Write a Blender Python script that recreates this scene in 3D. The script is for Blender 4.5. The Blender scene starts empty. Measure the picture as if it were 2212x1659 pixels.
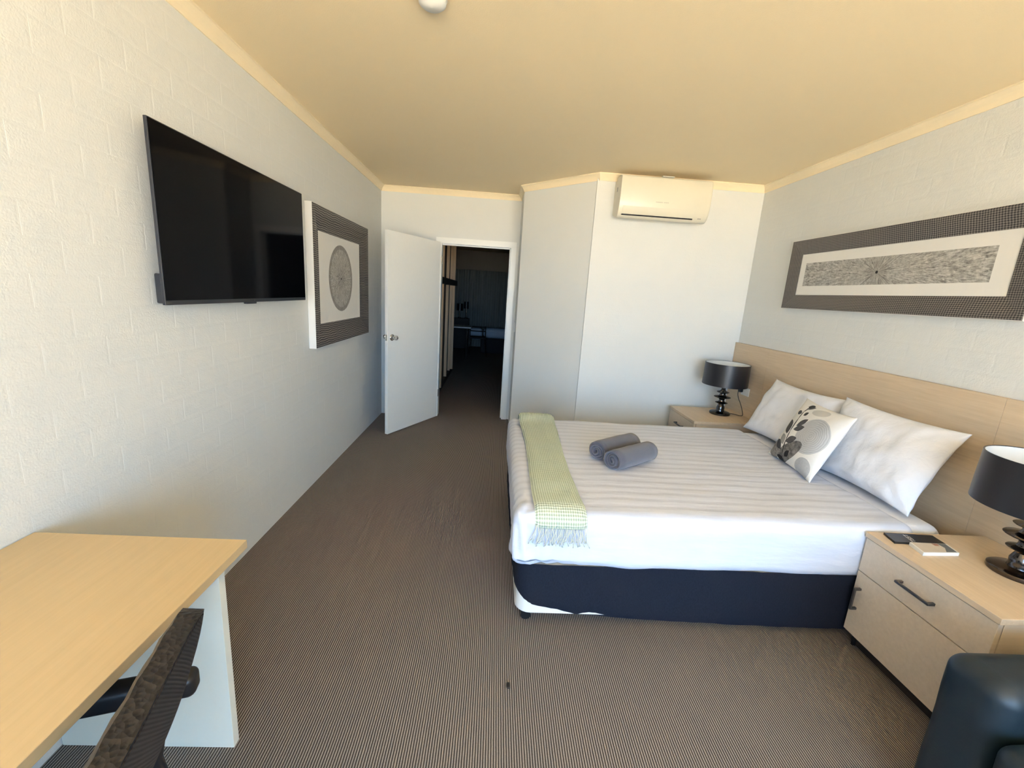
import bpy, bmesh, math, random
from mathutils import Vector, Matrix, noise
random.seed(7)
PI = math.pi
sc = bpy.context.scene
COL = sc.collection

# ------------------------------------------------------------------ camera
F_PX = 914.36
CAM = Vector((1.3331, 0.0, 1.5262))
YAW, PITCH, ROLL = 0.0477, 0.2098, 0.0645
fwd = Vector((math.sin(YAW)*math.cos(PITCH), math.cos(YAW)*math.cos(PITCH), -math.sin(PITCH)))
rgt = Vector((math.cos(YAW), -math.sin(YAW), 0))
upv = rgt.cross(fwd)
r2 = math.cos(ROLL)*rgt + math.sin(ROLL)*upv
u2 = -math.sin(ROLL)*rgt + math.cos(ROLL)*upv
cd = bpy.data.cameras.new('camera')
cd.sensor_width = 36.0
cd.lens = F_PX/2212*36.0
cd.clip_start = 0.02
cam = bpy.data.objects.new('camera', cd)
cam.matrix_world = Matrix(((r2.x, u2.x, -fwd.x, CAM.x), (r2.y, u2.y, -fwd.y, CAM.y), (r2.z, u2.z, -fwd.z, CAM.z), (0, 0, 0, 1)))
COL.objects.link(cam)
sc.camera = cam

# ------------------------------------------------------------------ light
wd = bpy.data.worlds.new('sky'); sc.world = wd; wd.use_nodes = True
bg = wd.node_tree.nodes['Background']
bg.inputs[0].default_value = (0.375, 0.64, 1.0, 1)
bg.inputs[1].default_value = 9.7
sd = bpy.data.lights.new('sun', 'SUN'); sd.energy = 78.0; sd.angle = 0.01; sd.color = (1.0, 0.93, 0.80)
sun = bpy.data.objects.new('sun', sd)
sun.rotation_euler = Vector((0.70, -0.10, -0.70)).to_track_quat('-Z', 'Y').to_euler()
COL.objects.link(sun)
YR = -2.4                                   # the glazed wall behind the camera
WIN = (0.10, 3.56, 0.40, 2.40)
pd = bpy.data.lights.new('window_portal', 'AREA'); pd.shape = 'RECTANGLE'
pd.size = WIN[1]-WIN[0]; pd.size_y = WIN[3]-WIN[2]; pd.cycles.is_portal = True
po = bpy.data.objects.new('window_portal', pd)
po.location = ((WIN[0]+WIN[1])/2, YR-0.05, (WIN[2]+WIN[3])/2); po.rotation_euler = (PI/2, 0, PI)
po.rotation_euler = Vector((0, 1, 0)).to_track_quat('-Z', 'Z').to_euler()
COL.objects.link(po)
vs = sc.view_settings
vs.view_transform = 'Standard'; vs.look = 'None'; vs.gamma = 1.0; vs.use_curve_mapping = False
vs.exposure = 0.64

# ------------------------------------------------------------------ helpers
def tag(o, label=None, cat=None, group=None, kind=None):
    if label: o['label'] = label
    if cat: o['category'] = cat
    if group: o['group'] = group
    if kind: o['kind'] = kind
    return o

def thing(name, loc, label, cat, group=None, rz=0, kind=None):
    o = bpy.data.objects.new(name, None); o.empty_display_size = 0.05
    COL.objects.link(o); o.location = loc; o.rotation_euler = (0, 0, rz)
    return tag(o, label, cat, group, kind)

class MB:
    def __init__(s): s.v = []; s.f = []; s.uv = {}
    def add(s, vs, fs, uvs=None):
        b = len(s.v); s.v += [tuple(p) for p in vs]
        for k, f in enumerate(fs):
            s.f.append(tuple(b+i for i in f))
            if uvs: s.uv[len(s.f)-1] = [uvs[i] for i in f]
        return s
    def box(s, lo, hi, bev=0.0):
        if bev > 0:
            return s.rbox(lo, hi, bev, (1, 1, 1), 2)
        x0, y0, z0 = lo; x1, y1, z1 = hi
        return s.add([(x0, y0, z0), (x1, y0, z0), (x1, y1, z0), (x0, y1, z0), (x0, y0, z1), (x1, y0, z1), (x1, y1, z1), (x0, y1, z1)],
                     [(0, 3, 2, 1), (4, 5, 6, 7), (0, 1, 5, 4), (1, 2, 6, 5), (2, 3, 7, 6), (3, 0, 4, 7)])
    def rbox(s, lo, hi, r, n=(4, 4, 4), rs=3, disp=None, skip=()):
        lo = Vector(lo); hi = Vector(hi)
        r = min(r, *[(hi[i]-lo[i])/2*0.999 for i in range(3)])
        ax = []
        for i in range(3):
            a = [lo[i]+r*(k/rs) for k in range(rs)]
            a += [lo[i]+r+(hi[i]-lo[i]-2*r)*k/n[i] for k in range(n[i]+1)]
            a += [hi[i]-r+r*((k+1)/rs) for k in range(rs)]
            ax.append(a)
        idx = {}; vs = []; fs = []
        def vid(i, j, k):
            key = (i, j, k)
            if key not in idx:
                p = Vector((ax[0][i], ax[1][j], ax[2][k]))
                q = Vector([min(max(p[m], lo[m]+r), hi[m]-r) for m in range(3)])
                d = p-q
                # equal-angle remap
                d2 = Vector([math.copysign(math.tan(abs(d[m])/r*PI/4), d[m]) if abs(d[m]) > 1e-9 else 0 for m in range(3)])
                nn = d2.normalized() if d2.length > 0 else Vector((0, 0, 1))
                p = q+nn*r
                if disp: p = p+disp(p, nn)
                idx[key] = len(vs); vs.append(p)
            return idx[key]
        N = [len(a)-1 for a in ax]
        def face(c, side):
            a, b = [(1, 2), (2, 0), (0, 1)][c]
            for i in range(N[a]):
                for j in range(N[b]):
                    q = []
                    for (di, dj) in ((0, 0), (1, 0), (1, 1), (0, 1)):
                        t = [0, 0, 0]; t[a] = i+di; t[b] = j+dj; t[c] = N[c] if side else 0
                        q.append(vid(*t))
                    fs.append(q if side else q[::-1])
        for c in range(3):
            for side in (0, 1):
                if (c, side) not in skip: face(c, side)
        return s.add(vs, fs)
    def tube(s, path, r, n=8, cap=True):
        path = [Vector(p) for p in path]; rr = r if isinstance(r, (list, tuple)) else [r]*len(path)
        vs = []; fs = []
        prev = None
        for i, p in enumerate(path):
            t = (path[min(i+1, len(path)-1)]-path[max(i-1, 0)]).normalized()
            if prev is None:
                a = t.orthogonal().normalized()
            else:
                a = (prev-t*prev.dot(t))
                a = a.normalized() if a.length > 1e-6 else t.orthogonal().normalized()
            prev = a; b = t.cross(a)
            for k in range(n):
                th = 2*PI*k/n; vs.append(p+(a*math.cos(th)+b*math.sin(th))*rr[i])
        for i in range(len(path)-1):
            for k in range(n):
                fs.append((i*n+k, i*n+(k+1) % n, (i+1)*n+(k+1) % n, (i+1)*n+k))
        if cap:
            fs.append(tuple(range(n))[::-1]); fs.append(tuple((len(path)-1)*n+k for k in range(n)))
        return s.add(vs, fs)
    def lathe(s, prof, c, n=32, closed=False):
        vs = []; fs = []
        m = len(prof)
        for k in range(n):
            th = 2*PI*k/n
            for (r, z) in prof: vs.append((c[0]+r*math.cos(th), c[1]+r*math.sin(th), c[2]+z))
        for k in range(n):
            k2 = (k+1) % n
            for j in range(m-1 if not closed else m):
                j2 = (j+1) % m
                fs.append((k*m+j, k2*m+j, k2*m+j2, k*m+j2))
        if not closed:
            if prof[0][0] > 1e-5: fs.append(tuple(k*m for k in range(n))[::-1])
            if prof[-1][0] > 1e-5: fs.append(tuple(k*m+m-1 for k in range(n)))
        return s.add(vs, fs)
    def prism(s, poly, z0, z1):
        n = len(poly)
        vs = [(x, y, z0) for x, y in poly]+[(x, y, z1) for x, y in poly]
        fs = [tuple(range(n))[::-1], tuple(range(n, 2*n))]+[(i, (i+1) % n, n+(i+1) % n, n+i) for i in range(n)]
        return s.add(vs, fs)
    def xprism(s, poly, x0, x1):
        n = len(poly)
        vs = [(x0, y, z) for y, z in poly]+[(x1, y, z) for y, z in poly]
        fs = [tuple(range(n)), tuple(range(n, 2*n))[::-1]]+[(i, n+i, n+(i+1) % n, (i+1) % n) for i in range(n)]
        return s.add(vs, fs)
    def xform(s, M):
        s.v = [tuple(M @ Vector(p)) for p in s.v]; return s
    def obj(s, name, mat, parent=None, smooth=False, local=False, origin=None, fix=True):
        if parent is not None and not local:
            o0 = Vector(parent_world(parent))
        elif parent is None and not local:
            if origin is not None: o0 = Vector(origin)
            else:
                xs = [p[0] for p in s.v]; ys = [p[1] for p in s.v]; zs = [p[2] for p in s.v]
                o0 = Vector(((min(xs)+max(xs))/2, (min(ys)+max(ys))/2, min(zs)))
        else: o0 = Vector((0, 0, 0))
        me = bpy.data.meshes.new(name)
        me.from_pydata([tuple(Vector(p)-o0) for p in s.v], [], s.f)
        if s.uv:
            ul = me.uv_layers.new(name='UVMap')
            for pi, poly in enumerate(me.polygons):
                if pi in s.uv:
                    for li, uvc in zip(poly.loop_indices, s.uv[pi]): ul.data[li].uv = uvc
        if fix:
            bm = bmesh.new(); bm.from_mesh(me); bmesh.ops.recalc_face_normals(bm, faces=bm.faces); bm.to_mesh(me); bm.free()
        if smooth:
            for q in me.polygons: q.use_smooth = True
            if smooth == 'auto':
                me.set_sharp_from_angle(angle=math.radians(40))
        me.materials.append(mat)
        o = bpy.data.objects.new(name, me); COL.objects.link(o)
        if parent is not None:
            o.parent = parent
        else: o.location = o0
        return o

def parent_world(o):
    v = Vector(o.location)
    while o.parent is not None:
        o = o.parent; v = v+Vector(o.location)
    return v

def nz(p, sc_, seed=0.0):
    return noise.noise(Vector((p[0]*sc_+seed, p[1]*sc_-seed*1.7, p[2]*sc_+seed*0.3)))

# ------------------------------------------------------------------ materials
class NT:
    def __init__(s, name):
        s.m = bpy.data.materials.new(name); s.m.use_nodes = True
        s.t = s.m.node_tree; s.b = s.t.nodes['Principled BSDF']
    def n(s, ty, **kw):
        nd = s.t.nodes.new(ty)
        for k, v in kw.items():
            if k.startswith('i_'):
                key = k[2:]
                key = int(key) if key.isdigit() else key.replace('_', ' ')
                nd.inputs[key].default_value = v
            else: setattr(nd, k, v)
        return nd
    def l(s, a, b): s.t.links.new(a, b)
    def pos(s): return s.n('ShaderNodeNewGeometry').outputs['Position']
    def objc(s): return s.n('ShaderNodeTexCoord').outputs['Object']
    def uv(s): return s.n('ShaderNodeTexCoord').outputs['UV']
    def scale(s, vec, v):
        m = s.n('ShaderNodeVectorMath', operation='MULTIPLY'); s.l(vec, m.inputs[0]); m.inputs[1].default_value = v; return m.outputs[0]
    def math(s, op, a, b=None, c=None):
        m = s.n('ShaderNodeMath', operation=op)
        for i, x in enumerate((a, b, c)):
            if x is None: continue
            if isinstance(x, (int, float)): m.inputs[i].default_value = x
            else: s.l(x, m.inputs[i])
        return m.outputs[0]
    def noise(s, vec, scale=5, detail=2, rough=0.5, dist=0):
        n = s.n('ShaderNodeTexNoise'); s.l(vec, n.inputs['Vector'])
        n.inputs['Scale'].default_value = scale; n.inputs['Detail'].default_value = detail
        n.inputs['Roughness'].default_value = rough; n.inputs['Distortion'].default_value = dist
        return n.outputs['Fac']
    def mix(s, fac, a, b):
        m = s.n('ShaderNodeMix', data_type='RGBA')
        for i, x in ((0, fac), (6, a), (7, b)):
            if isinstance(x, (int, float)): m.inputs[i].default_value = x
            elif isinstance(x, tuple): m.inputs[i].default_value = (*x, 1) if len(x) == 3 else x
            else: s.l(x, m.inputs[i])
        return m.outputs[2]
    def ramp(s, fac, stops):
        r = s.n('ShaderNodeValToRGB'); s.l(fac, r.inputs[0])
        el = r.color_ramp.elements
        while len(el) < len(stops): el.new(0.5)
        for e, (p, c) in zip(el, stops): e.position = p; e.color = (*c, 1)
        return r.outputs[0]
    def bump(s, h, strength=0.3, dist=0.002, prev=None):
        b = s.n('ShaderNodeBump'); b.inputs['Strength'].default_value = strength; b.inputs['Distance'].default_value = dist
        s.l(h, b.inputs['Height'])
        if prev is not None: s.l(prev, b.inputs['Normal'])
        return b.outputs[0]
    def col(s, c):
        if isinstance(c, tuple): s.b.inputs['Base Color'].default_value = (*c, 1)
        else: s.l(c, s.b.inputs['Base Color'])
    def rough(s, v):
        if isinstance(v, (int, float)): s.b.inputs['Roughness'].default_value = v
        else: s.l(v, s.b.inputs['Roughness'])
    def norm(s, v): s.l(v, s.b.inputs['Normal'])
    def spec(s, v): s.b.inputs['Specular IOR Level'].default_value = v

def plain(name, c, rough=0.5, metal=0.0, spec=0.5, grain=0.06, gs=40, bump=0.0):
    t = NT(name); p = t.objc()
    f = t.noise(p, gs, 3)
    k = lambda m: tuple(min(1, x*m) for x in c)
    t.col(t.mix(f, k(1-grain), k(1+grain))); t.rough(rough); t.b.inputs['Metallic'].default_value = metal; t.spec(spec)
    if bump: t.norm(t.bump(f, bump, 0.002))
    return t.m

def wall_paint(name, c, trowel=0.28, fine=0.55):
    t = NT(name); p = t.pos()
    t.col(t.mix(t.noise(p, 3, 3), tuple(x*0.97 for x in c), c)); t.rough(0.62); t.spec(0.25)
    a = t.noise(p, 9, 5, 0.6, 1.5); b = t.noise(p, 160, 2)
    h = t.math('ADD', t.math('MULTIPLY', a, trowel), t.math('MULTIPLY', b, fine*0.25))
    t.norm(t.bump(h, 0.8, 0.007))
    return t.m

def wood(name, c1, c2, axis=1, rough=0.45, sc_=1.0):
    t = NT(name); p = t.pos()
    s = [26, 26, 26]; s[axis] = 1.6
    v = t.scale(p, tuple(x*sc_ for x in s))
    f = t.noise(v, 2.2, 5, 0.62, 0.4)
    s2 = [160, 160, 160]; s2[axis] = 5
    g = t.noise(t.scale(p, tuple(s2)), 1.0, 2)
    ff = t.math('ADD', t.math('MULTIPLY', f, 0.75), t.math('MULTIPLY', g, 0.25))
    t.col(t.ramp(ff, [(0.3, c1), (0.68, c2)])); t.rough(rough); t.spec(0.4)
    t.norm(t.bump(g, 0.05, 0.001))
    return t.m

M = {}
WALLC = (0.735, 0.74, 0.71)
M['wall'] = wall_paint('painted_block', WALLC)
M['wall_smooth'] = wall_paint('painted_panel', WALLC, 0.12, 0.25)
t = NT('ceiling_paint'); p = t.pos(); t.col(t.mix(t.noise(p, 2, 3), (0.92, 0.76, 0.50), (0.94, 0.78, 0.52))); t.rough(0.8); t.spec(0.15)
t.norm(t.bump(t.noise(p, 220, 2), 0.25, 0.002)); M['ceiling'] = t.m
M['cornice'] = plain('cornice_paint', (0.90, 0.77, 0.54), 0.6, grain=0.02)
M['white'] = plain('white_enamel', (0.86, 0.86, 0.82), 0.32, grain=0.015)
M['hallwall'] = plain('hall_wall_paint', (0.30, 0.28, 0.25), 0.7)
# carpet: loop ribs running along the room
t = NT('ribbed_carpet'); p = t.pos()
sx = t.n('ShaderNodeSeparateXYZ'); t.l(p, sx.inputs[0])
wob = t.math('MULTIPLY', t.noise(p, 30, 2), 0.0016)
ph = t.math('MULTIPLY', t.math('ADD', sx.outputs[0], wob), 2*PI/0.0088)
rib = t.math('MULTIPLY_ADD', t.math('SINE', ph), 0.5, 0.5)
loop = t.noise(t.scale(p, (120, 300, 120)), 1.0, 2)
hgt = t.math('MULTIPLY', rib, t.math('MULTIPLY_ADD', loop, 0.7, 0.6))
tone = t.noise(p, 500, 2)
cc = t.ramp(hgt, [(0.05, (0.042, 0.031, 0.025)), (0.42, (0.235, 0.195, 0.162)), (0.90, (0.46, 0.405, 0.355))])
t.col(t.mix(t.math('MULTIPLY', tone, 0.35), cc, (0.06, 0.048, 0.042))); t.rough(0.95); t.spec(0.1)
t.norm(t.bump(hgt, 0.6, 0.003)); M['carpet'] = t.m
M['oak'] = wood('oak_laminate', (0.60, 0.455, 0.30), (0.70, 0.55, 0.38), 1)
M['oak_x'] = wood('oak_laminate_cool_lit', (0.60, 0.50, 0.385), (0.68, 0.575, 0.45), 0)  # same oak laminate, greyed to paint in cooler light on the cabinet fronts
M['desk'] = wood('beech_laminate', (0.54, 0.40, 0.215), (0.60, 0.445, 0.245), 1)
M['desk_side'] = plain('desk_panel_white', (0.80, 0.80, 0.70), 0.4, grain=0.015)
M['black_metal'] = plain('black_metal', (0.02, 0.02, 0.022), 0.4)
M['gunmetal'] = plain('grey_metal_handle', (0.16, 0.15, 0.15), 0.35, 0.8)
M['chrome'] = plain('chrome', (0.75, 0.73, 0.70), 0.08, 1.0, grain=0.01)
M['nickel'] = plain('black_nickel', (0.11, 0.10, 0.095), 0.13, 1.0, grain=0.02)
M['aluminium'] = plain('aluminium_frame', (0.6, 0.6, 0.6), 0.35, 0.6)
M['plastic_w'] = plain('white_plastic', (0.80, 0.79, 0.74), 0.28, grain=0.01)
M['plastic_k'] = plain('black_plastic', (0.012, 0.012, 0.013), 0.35)
M['dark_slot'] = plain('dark_slot', (0.008, 0.008, 0.008), 0.7)
M['grey_print'] = plain('grey_print', (0.36, 0.34, 0.30), 0.6)
t = NT('screen_glass'); t.col((0.003, 0.003, 0.0035)); t.rough(0.06); t.spec(0.07); M['screen'] = t.m
M['tv_body'] = plain('tv_plastic', (0.022, 0.025, 0.032), 0.42)
# frames
def frame_mat(name, mode):
    t = NT(name); p = t.pos()
    sx = t.n('ShaderNodeSeparateXYZ'); t.l(p, sx.inputs[0])
    w = t.noise(p, 9, 2)
    if mode == 'waves':
        a = t.math('SINE', t.math('ADD', t.math('MULTIPLY', sx.outputs[2], 2*PI/0.0145), t.math('MULTIPLY', w, 13)))
        h = t.math('MULTIPLY_ADD', a, 0.5, 0.5)
    else:
        a = t.math('SINE', t.math('ADD', t.math('MULTIPLY', sx.outputs[2], 2*PI/0.010), t.math('MULTIPLY', w, 6)))
        b = t.math('SINE', t.math('ADD', t.math('MULTIPLY', sx.outputs[1], 2*PI/0.012), t.math('MULTIPLY', w, 6)))
        h = t.math('MULTIPLY_ADD', t.math('ADD', a, b), 0.25, 0.5)
    t.col(t.ramp(h, [(0.25, (0.020, 0.017, 0.016)), (0.8, (0.25, 0.225, 0.20))])); t.rough(0.45)
    t.norm(t.bump(h, 0.6, 0.002)); return t.m
M['frame_waves'] = frame_mat('ridged_frame', 'waves')
M['frame_weave'] = frame_mat('woven_frame', 'weave')
M['mat_board'] = plain('mat_board', (0.80, 0.78, 0.73), 0.8, grain=0.015)
def burst_mat(name, cy, cz, edge):
    t = NT(name); p = t.pos()
    s = t.n('ShaderNodeSeparateXYZ'); t.l(p, s.inputs[0])
    y = t.math('SUBTRACT', s.outputs[1], cy); z = t.math('SUBTRACT', s.outputs[2], cz)
    ang = t.math('ARCTAN2', z, y); rad = t.math('SQRT', t.math('ADD', t.math('MULTIPLY', y, y), t.math('MULTIPLY', z, z)))
    cv = t.n('ShaderNodeCombineXYZ'); t.l(t.math('MULTIPLY', t.math('COSINE', ang), 11), cv.inputs[0]); t.l(t.math('MULTIPLY', t.math('SINE', ang), 11), cv.inputs[1])
    t.l(t.math('MULTIPLY', rad, 5), cv.inputs[2])
    st = t.noise(cv.outputs[0], 4.5, 4, 0.75, 0.6)
    fl = t.noise(p, 70, 3, 0.7)
    f = t.math('ADD', t.math('MULTIPLY', st, 0.75), t.math('MULTIPLY', fl, 0.25))
    c = t.ramp(f, [(0.34, (0.10, 0.09, 0.08)), (0.48, (0.36, 0.345, 0.31)), (0.62, (0.64, 0.62, 0.57))])
    ray = t.noise(t.scale(cv.outputs[0], (1, 1, 0.05)), 2.2, 2)
    near = t.math('MULTIPLY', t.math('GREATER_THAN', ray, 0.53), t.math('LESS_THAN', rad, t.math('MULTIPLY_ADD', ray, 0.35, -0.12)))
    c = t.mix(t.math('MULTIPLY', near, 0.7), c, (0.06, 0.055, 0.05))
    dot = t.math('LESS_THAN', rad, 0.009)
    c = t.mix(dot, c, (0.012, 0.01, 0.01))
    if edge:
        c = t.mix(t.math('MULTIPLY', t.math('GREATER_THAN', rad, edge), 0.55), c, (0.22, 0.20, 0.17))
    t.col(c); t.rough(0.8); return t.m
# bedding
t = NT('satin_stripe_linen'); p = t.pos(); s = t.n('ShaderNodeSeparateXYZ'); t.l(p, s.inputs[0])
w = t.math('ADD', s.outputs[1], t.math('MULTIPLY', t.noise(p, 4, 2), 0.02))
st = t.math('MULTIPLY_ADD', t.math('SINE', t.math('MULTIPLY', w, 2*PI/0.07)), 0.5, 0.5)
st = t.math('SMOOTH_MIN', t.math('MULTIPLY', st, 1.6), 1.0, 0.2)
t.col(t.mix(st, (0.62, 0.65, 0.735), (0.70, 0.73, 0.82))); t.rough(t.math('MULTIPLY_ADD', st, -0.18, 0.68)); t.spec(0.3)
bn = t.bump(st, 0.35, 0.0022); bn = t.bump(t.noise(t.scale(p, (3, 14, 14)), 1.4, 4), 0.35, 0.012, bn); t.norm(bn); M['linen_stripe'] = t.m
t = NT('white_cotton'); p = t.pos(); t.col(t.mix(t.noise(p, 5, 3), (0.79, 0.80, 0.84), (0.83, 0.84, 0.88))); t.rough(0.75); t.spec(0.25)
t.norm(t.bump(t.noise(p, 14, 5, 0.6, 0.8), 0.3, 0.012)); M['cotton'] = t.m
t = NT('navy_valance'); p = t.pos(); f = t.noise(t.scale(p, (300, 300, 90)), 1, 2); t.col(t.mix(f, (0.006, 0.008, 0.014), (0.016, 0.021, 0.036))); t.rough(0.9); t.spec(0.2)
t.norm(t.bump(f, 0.3, 0.002)); M['valance'] = t.m
t = NT('waffle_throw'); uv = t.uv(); s = t.n('ShaderNodeSeparateXYZ'); t.l(uv, s.inputs[0])
a = t.math('SINE', t.math('MULTIPLY', s.outputs[0], 2*PI/0.0115)); b = t.math('SINE', t.math('MULTIPLY', s.outputs[1], 2*PI/0.0125))
h = t.math('MULTIPLY_ADD', t.math('ADD', a, b), 0.25, 0.5)
t.col(t.ramp(h, [(0.15, (0.38, 0.43, 0.30)), (0.5, (0.57, 0.63, 0.47)), (0.85, (0.77, 0.80, 0.66))])); t.rough(0.9); t.spec(0.1)
t.norm(t.bump(h, 0.8, 0.004)); M['throw'] = t.m
M['fringe'] = plain('fringe_yarn', (0.74, 0.72, 0.60), 0.9)
t = NT('terry_towel'); p = t.objc(); f = t.noise(p, 420, 3); g = t.noise(p, 30, 3)
t.col(t.mix(f, (0.070, 0.070, 0.088), (0.150, 0.150, 0.180))); t.rough(1.0); t.spec(0.1)
t.b.inputs['Sheen Weight'].default_value = 0.4
t.norm(t.bump(t.math('ADD', f, t.math('MULTIPLY', g, 0.6)), 0.7, 0.004)); M['towel'] = t.m
M['shade'] = plain('satin_lamp_shade', (0.014, 0.014, 0.016), 0.33, 0.0, 0.5, gs=300)
M['shade_in'] = plain('shade_lining', (0.84, 0.83, 0.78), 0.7, grain=0.01)
t = NT('teal_black_vinyl'); p = t.objc(); f = t.noise(p, 7, 4); g = t.noise(p, 240, 2)
t.col(t.mix(f, (0.006, 0.014, 0.021), (0.011, 0.024, 0.033))); t.rough(t.math('MULTIPLY_ADD', f, 0.15, 0.38)); t.spec(0.5)
t.norm(t.bump(t.math('ADD', f, t.math('MULTIPLY', g, 0.08)), 0.25, 0.01)); M['vinyl'] = t.m
t = NT('embossed_black_vinyl'); p = t.objc(); vo = t.n('ShaderNodeTexVoronoi'); t.l(p, vo.inputs['Vector']); vo.inputs['Scale'].default_value = 105
d = vo.outputs['Distance']; t.col(t.mix(d, (0.009, 0.0075, 0.007), (0.022, 0.018, 0.017))); t.rough(0.42); t.norm(t.bump(d, 0.6, 0.005)); M['croc'] = t.m
t = NT('ribbed_black_fabric'); p = t.objc(); s = t.n('ShaderNodeSeparateXYZ'); t.l(p, s.inputs[0])
a = t.math('MULTIPLY_ADD', t.math('SINE', t.math('MULTIPLY', t.math('ADD', s.outputs[1], s.outputs[2]), 2*PI/0.009)), 0.5, 0.5)
t.col(t.mix(a, (0.008, 0.008, 0.009), (0.030, 0.029, 0.030))); t.rough(0.85); t.norm(t.bump(a, 0.35, 0.002)); M['ribbed'] = t.m
# printed cushion
def cushion_mat():
    t = NT('leaf_print_cotton'); uv = t.uv()
    c = t.mix(t.noise(uv, 4, 3), (0.80, 0.78, 0.735), (0.84, 0.82, 0.78))
    def local(cx, cy, rx, ry, rot):
        s = t.n('ShaderNodeVectorMath', operation='SUBTRACT'); t.l(uv, s.inputs[0]); s.inputs[1].default_value = (cx, cy, 0)
        r = t.n('ShaderNodeVectorRotate', rotation_type='Z_AXIS'); t.l(s.outputs[0], r.inputs['Vector']); r.inputs['Angle'].default_value = -rot
        return t.scale(r.outputs[0], (1/rx, 1/ry, 0))
    def ell(cx, cy, rx, ry, rot=0):
        v = local(cx, cy, rx, ry, rot)
        l = t.n('ShaderNodeVectorMath', operation='LENGTH'); t.l(v, l.inputs[0]); return l.outputs['Value']
    def put(c, mask, colr, a=1.0): return t.mix(t.math('MULTIPLY', mask, a), c, colr)
    # big pale ringed circle, small pale circle, two dark stones, grey smear
    d = ell(0.69, 0.535, 0.27, 0.265)
    rings = t.math('MULTIPLY_ADD', t.math('SINE', t.math('MULTIPLY_ADD', d, 62, t.math('MULTIPLY', t.noise(uv, 8, 2), 9))), 0.5, 0.5)
    pale = t.mix(rings, (0.40, 0.41, 0.42), (0.56, 0.57, 0.58))
    c = put(c, t.math('LESS_THAN', d, 1), pale, 0.9)
    d = ell(0.82, 0.10, 0.135, 0.14)
    c = put(c, t.math('LESS_THAN', d, 1), t.mix(t.noise(uv, 40, 3), (0.34, 0.35, 0.36), (0.52, 0.53, 0.54)), 0.9)
    stone = t.ramp(t.noise(uv, 14, 5, 0.65), [(0.35, (0.05, 0.05, 0.05)), (0.65, (0.26, 0.25, 0.24))])
    c = put(c, t.math('LESS_THAN', ell(0.47, 0.19, 0.13, 0.26, -0.75), 1), stone, 0.95)
    c = put(c, t.math('LESS_THAN', ell(0.16, 0.13, 0.14, 0.15), 1), t.ramp(t.noise(uv, 22, 4), [(0.3, (0.12, 0.115, 0.11)), (0.7, (0.33, 0.32, 0.30))]), 0.95)
    c = put(c, t.math('LESS_THAN', ell(0.55, 0.88, 0.15, 0.06, 0.2), 1), (0.45, 0.44, 0.41), 0.6)
    # stem
    st = [(0.40, 0.03), (0.378, 0.094), (0.324, 0.325), (0.287, 0.461), (0.265, 0.682), (0.250, 0.799), (0.275, 0.869)]
    for (a, b) in zip(st[:-1], st[1:]):
        cx, cy = (a[0]+b[0])/2, (a[1]+b[1])/2; L = math.hypot(b[0]-a[0], b[1]-a[1])/2
        c = put(c, t.math('LESS_THAN', ell(cx, cy, L*1.12, 0.010, math.atan2(b[1]-a[1], b[0]-a[0])), 1), (0.035, 0.035, 0.037))
    leaf = [((0.107, 0.627), (0.251, 0.407), .075, 0), ((0.333, 0.566), (0.458, 0.722), .042, 0), ((0.331, 0.506), (0.489, 0.603), .045, 0),
            ((0.095, 0.277), (0.307, 0.162), .055, 0), ((0.324, 0.301), (0.491, 0.419), .055, 0), ((0.44, 0.09), (0.50, 0.21), .045, 1),
            ((0.25, 0.05), (0.437, 0.01), .045, 1), ((0.124, 0.77), (0.237, 0.76), .036, 0), ((0.309, 0.744), (0.361, 0.815), .028, 1),
            ((0.239, 0.893), (0.345, 0.944), .035, 1), ((0.25, 0.856), (0.382, 0.929), .026, 0), ((0.159, 0.384), (0.309, 0.246), .06, 2)]
    dark = t.mix(t.noise(uv, 16, 3), (0.022, 0.024, 0.028), (0.085, 0.085, 0.09))
    for (a, b, w, k) in leaf:
        cx, cy = (a[0]+b[0])/2, (a[1]+b[1])/2; L = math.hypot(b[0]-a[0], b[1]-a[1])/2
        v = local(cx, cy, L, w, math.atan2(b[1]-a[1], b[0]-a[0]))
        s = t.n('ShaderNodeSeparateXYZ'); t.l(v, s.inputs[0])
        lim = t.math('SUBTRACT', 1.0, t.math('MULTIPLY', s.outputs[0], s.outputs[0]))
        msk = t.math('LESS_THAN', t.math('ABSOLUTE', s.outputs[1]), lim)
        c = put(c, msk, (dark, (0.010, 0.010, 0.011), (0.17, 0.165, 0.155))[k], 0.95 if k != 2 else 0.7)
    t.col(c); t.rough(0.8); t.spec(0.2)
    t.norm(t.bump(t.noise(t.pos(), 18, 4), 0.25, 0.008)); return t.m
M['cushion'] = cushion_mat()
M['ground'] = plain('sandy_ground', (0.60, 0.48, 0.33), 0.9, gs=3)
M['curtain'] = plain('grey_green_curtain', (0.26, 0.28, 0.26), 0.9)
M['dark_fabric'] = plain('dark_fabric', (0.03, 0.03, 0.035), 0.9)
M['blue_fabric'] = plain('pale_blue_fabric', (0.66, 0.78, 0.92), 0.85)
M['tan_timber'] = wood('tan_timber', (0.55, 0.38, 0.22), (0.66, 0.48, 0.30), 2)
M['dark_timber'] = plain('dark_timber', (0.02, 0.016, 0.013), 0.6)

# ------------------------------------------------------------------ structure
W, YB, X1, Y1, X2, Y2, H = 3.665, 5.049, 1.556, 4.602, 2.178, 3.971, 2.6
FY0, FY1 = YB+0.11, 12.0        # the dark room beyond the door

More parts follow.
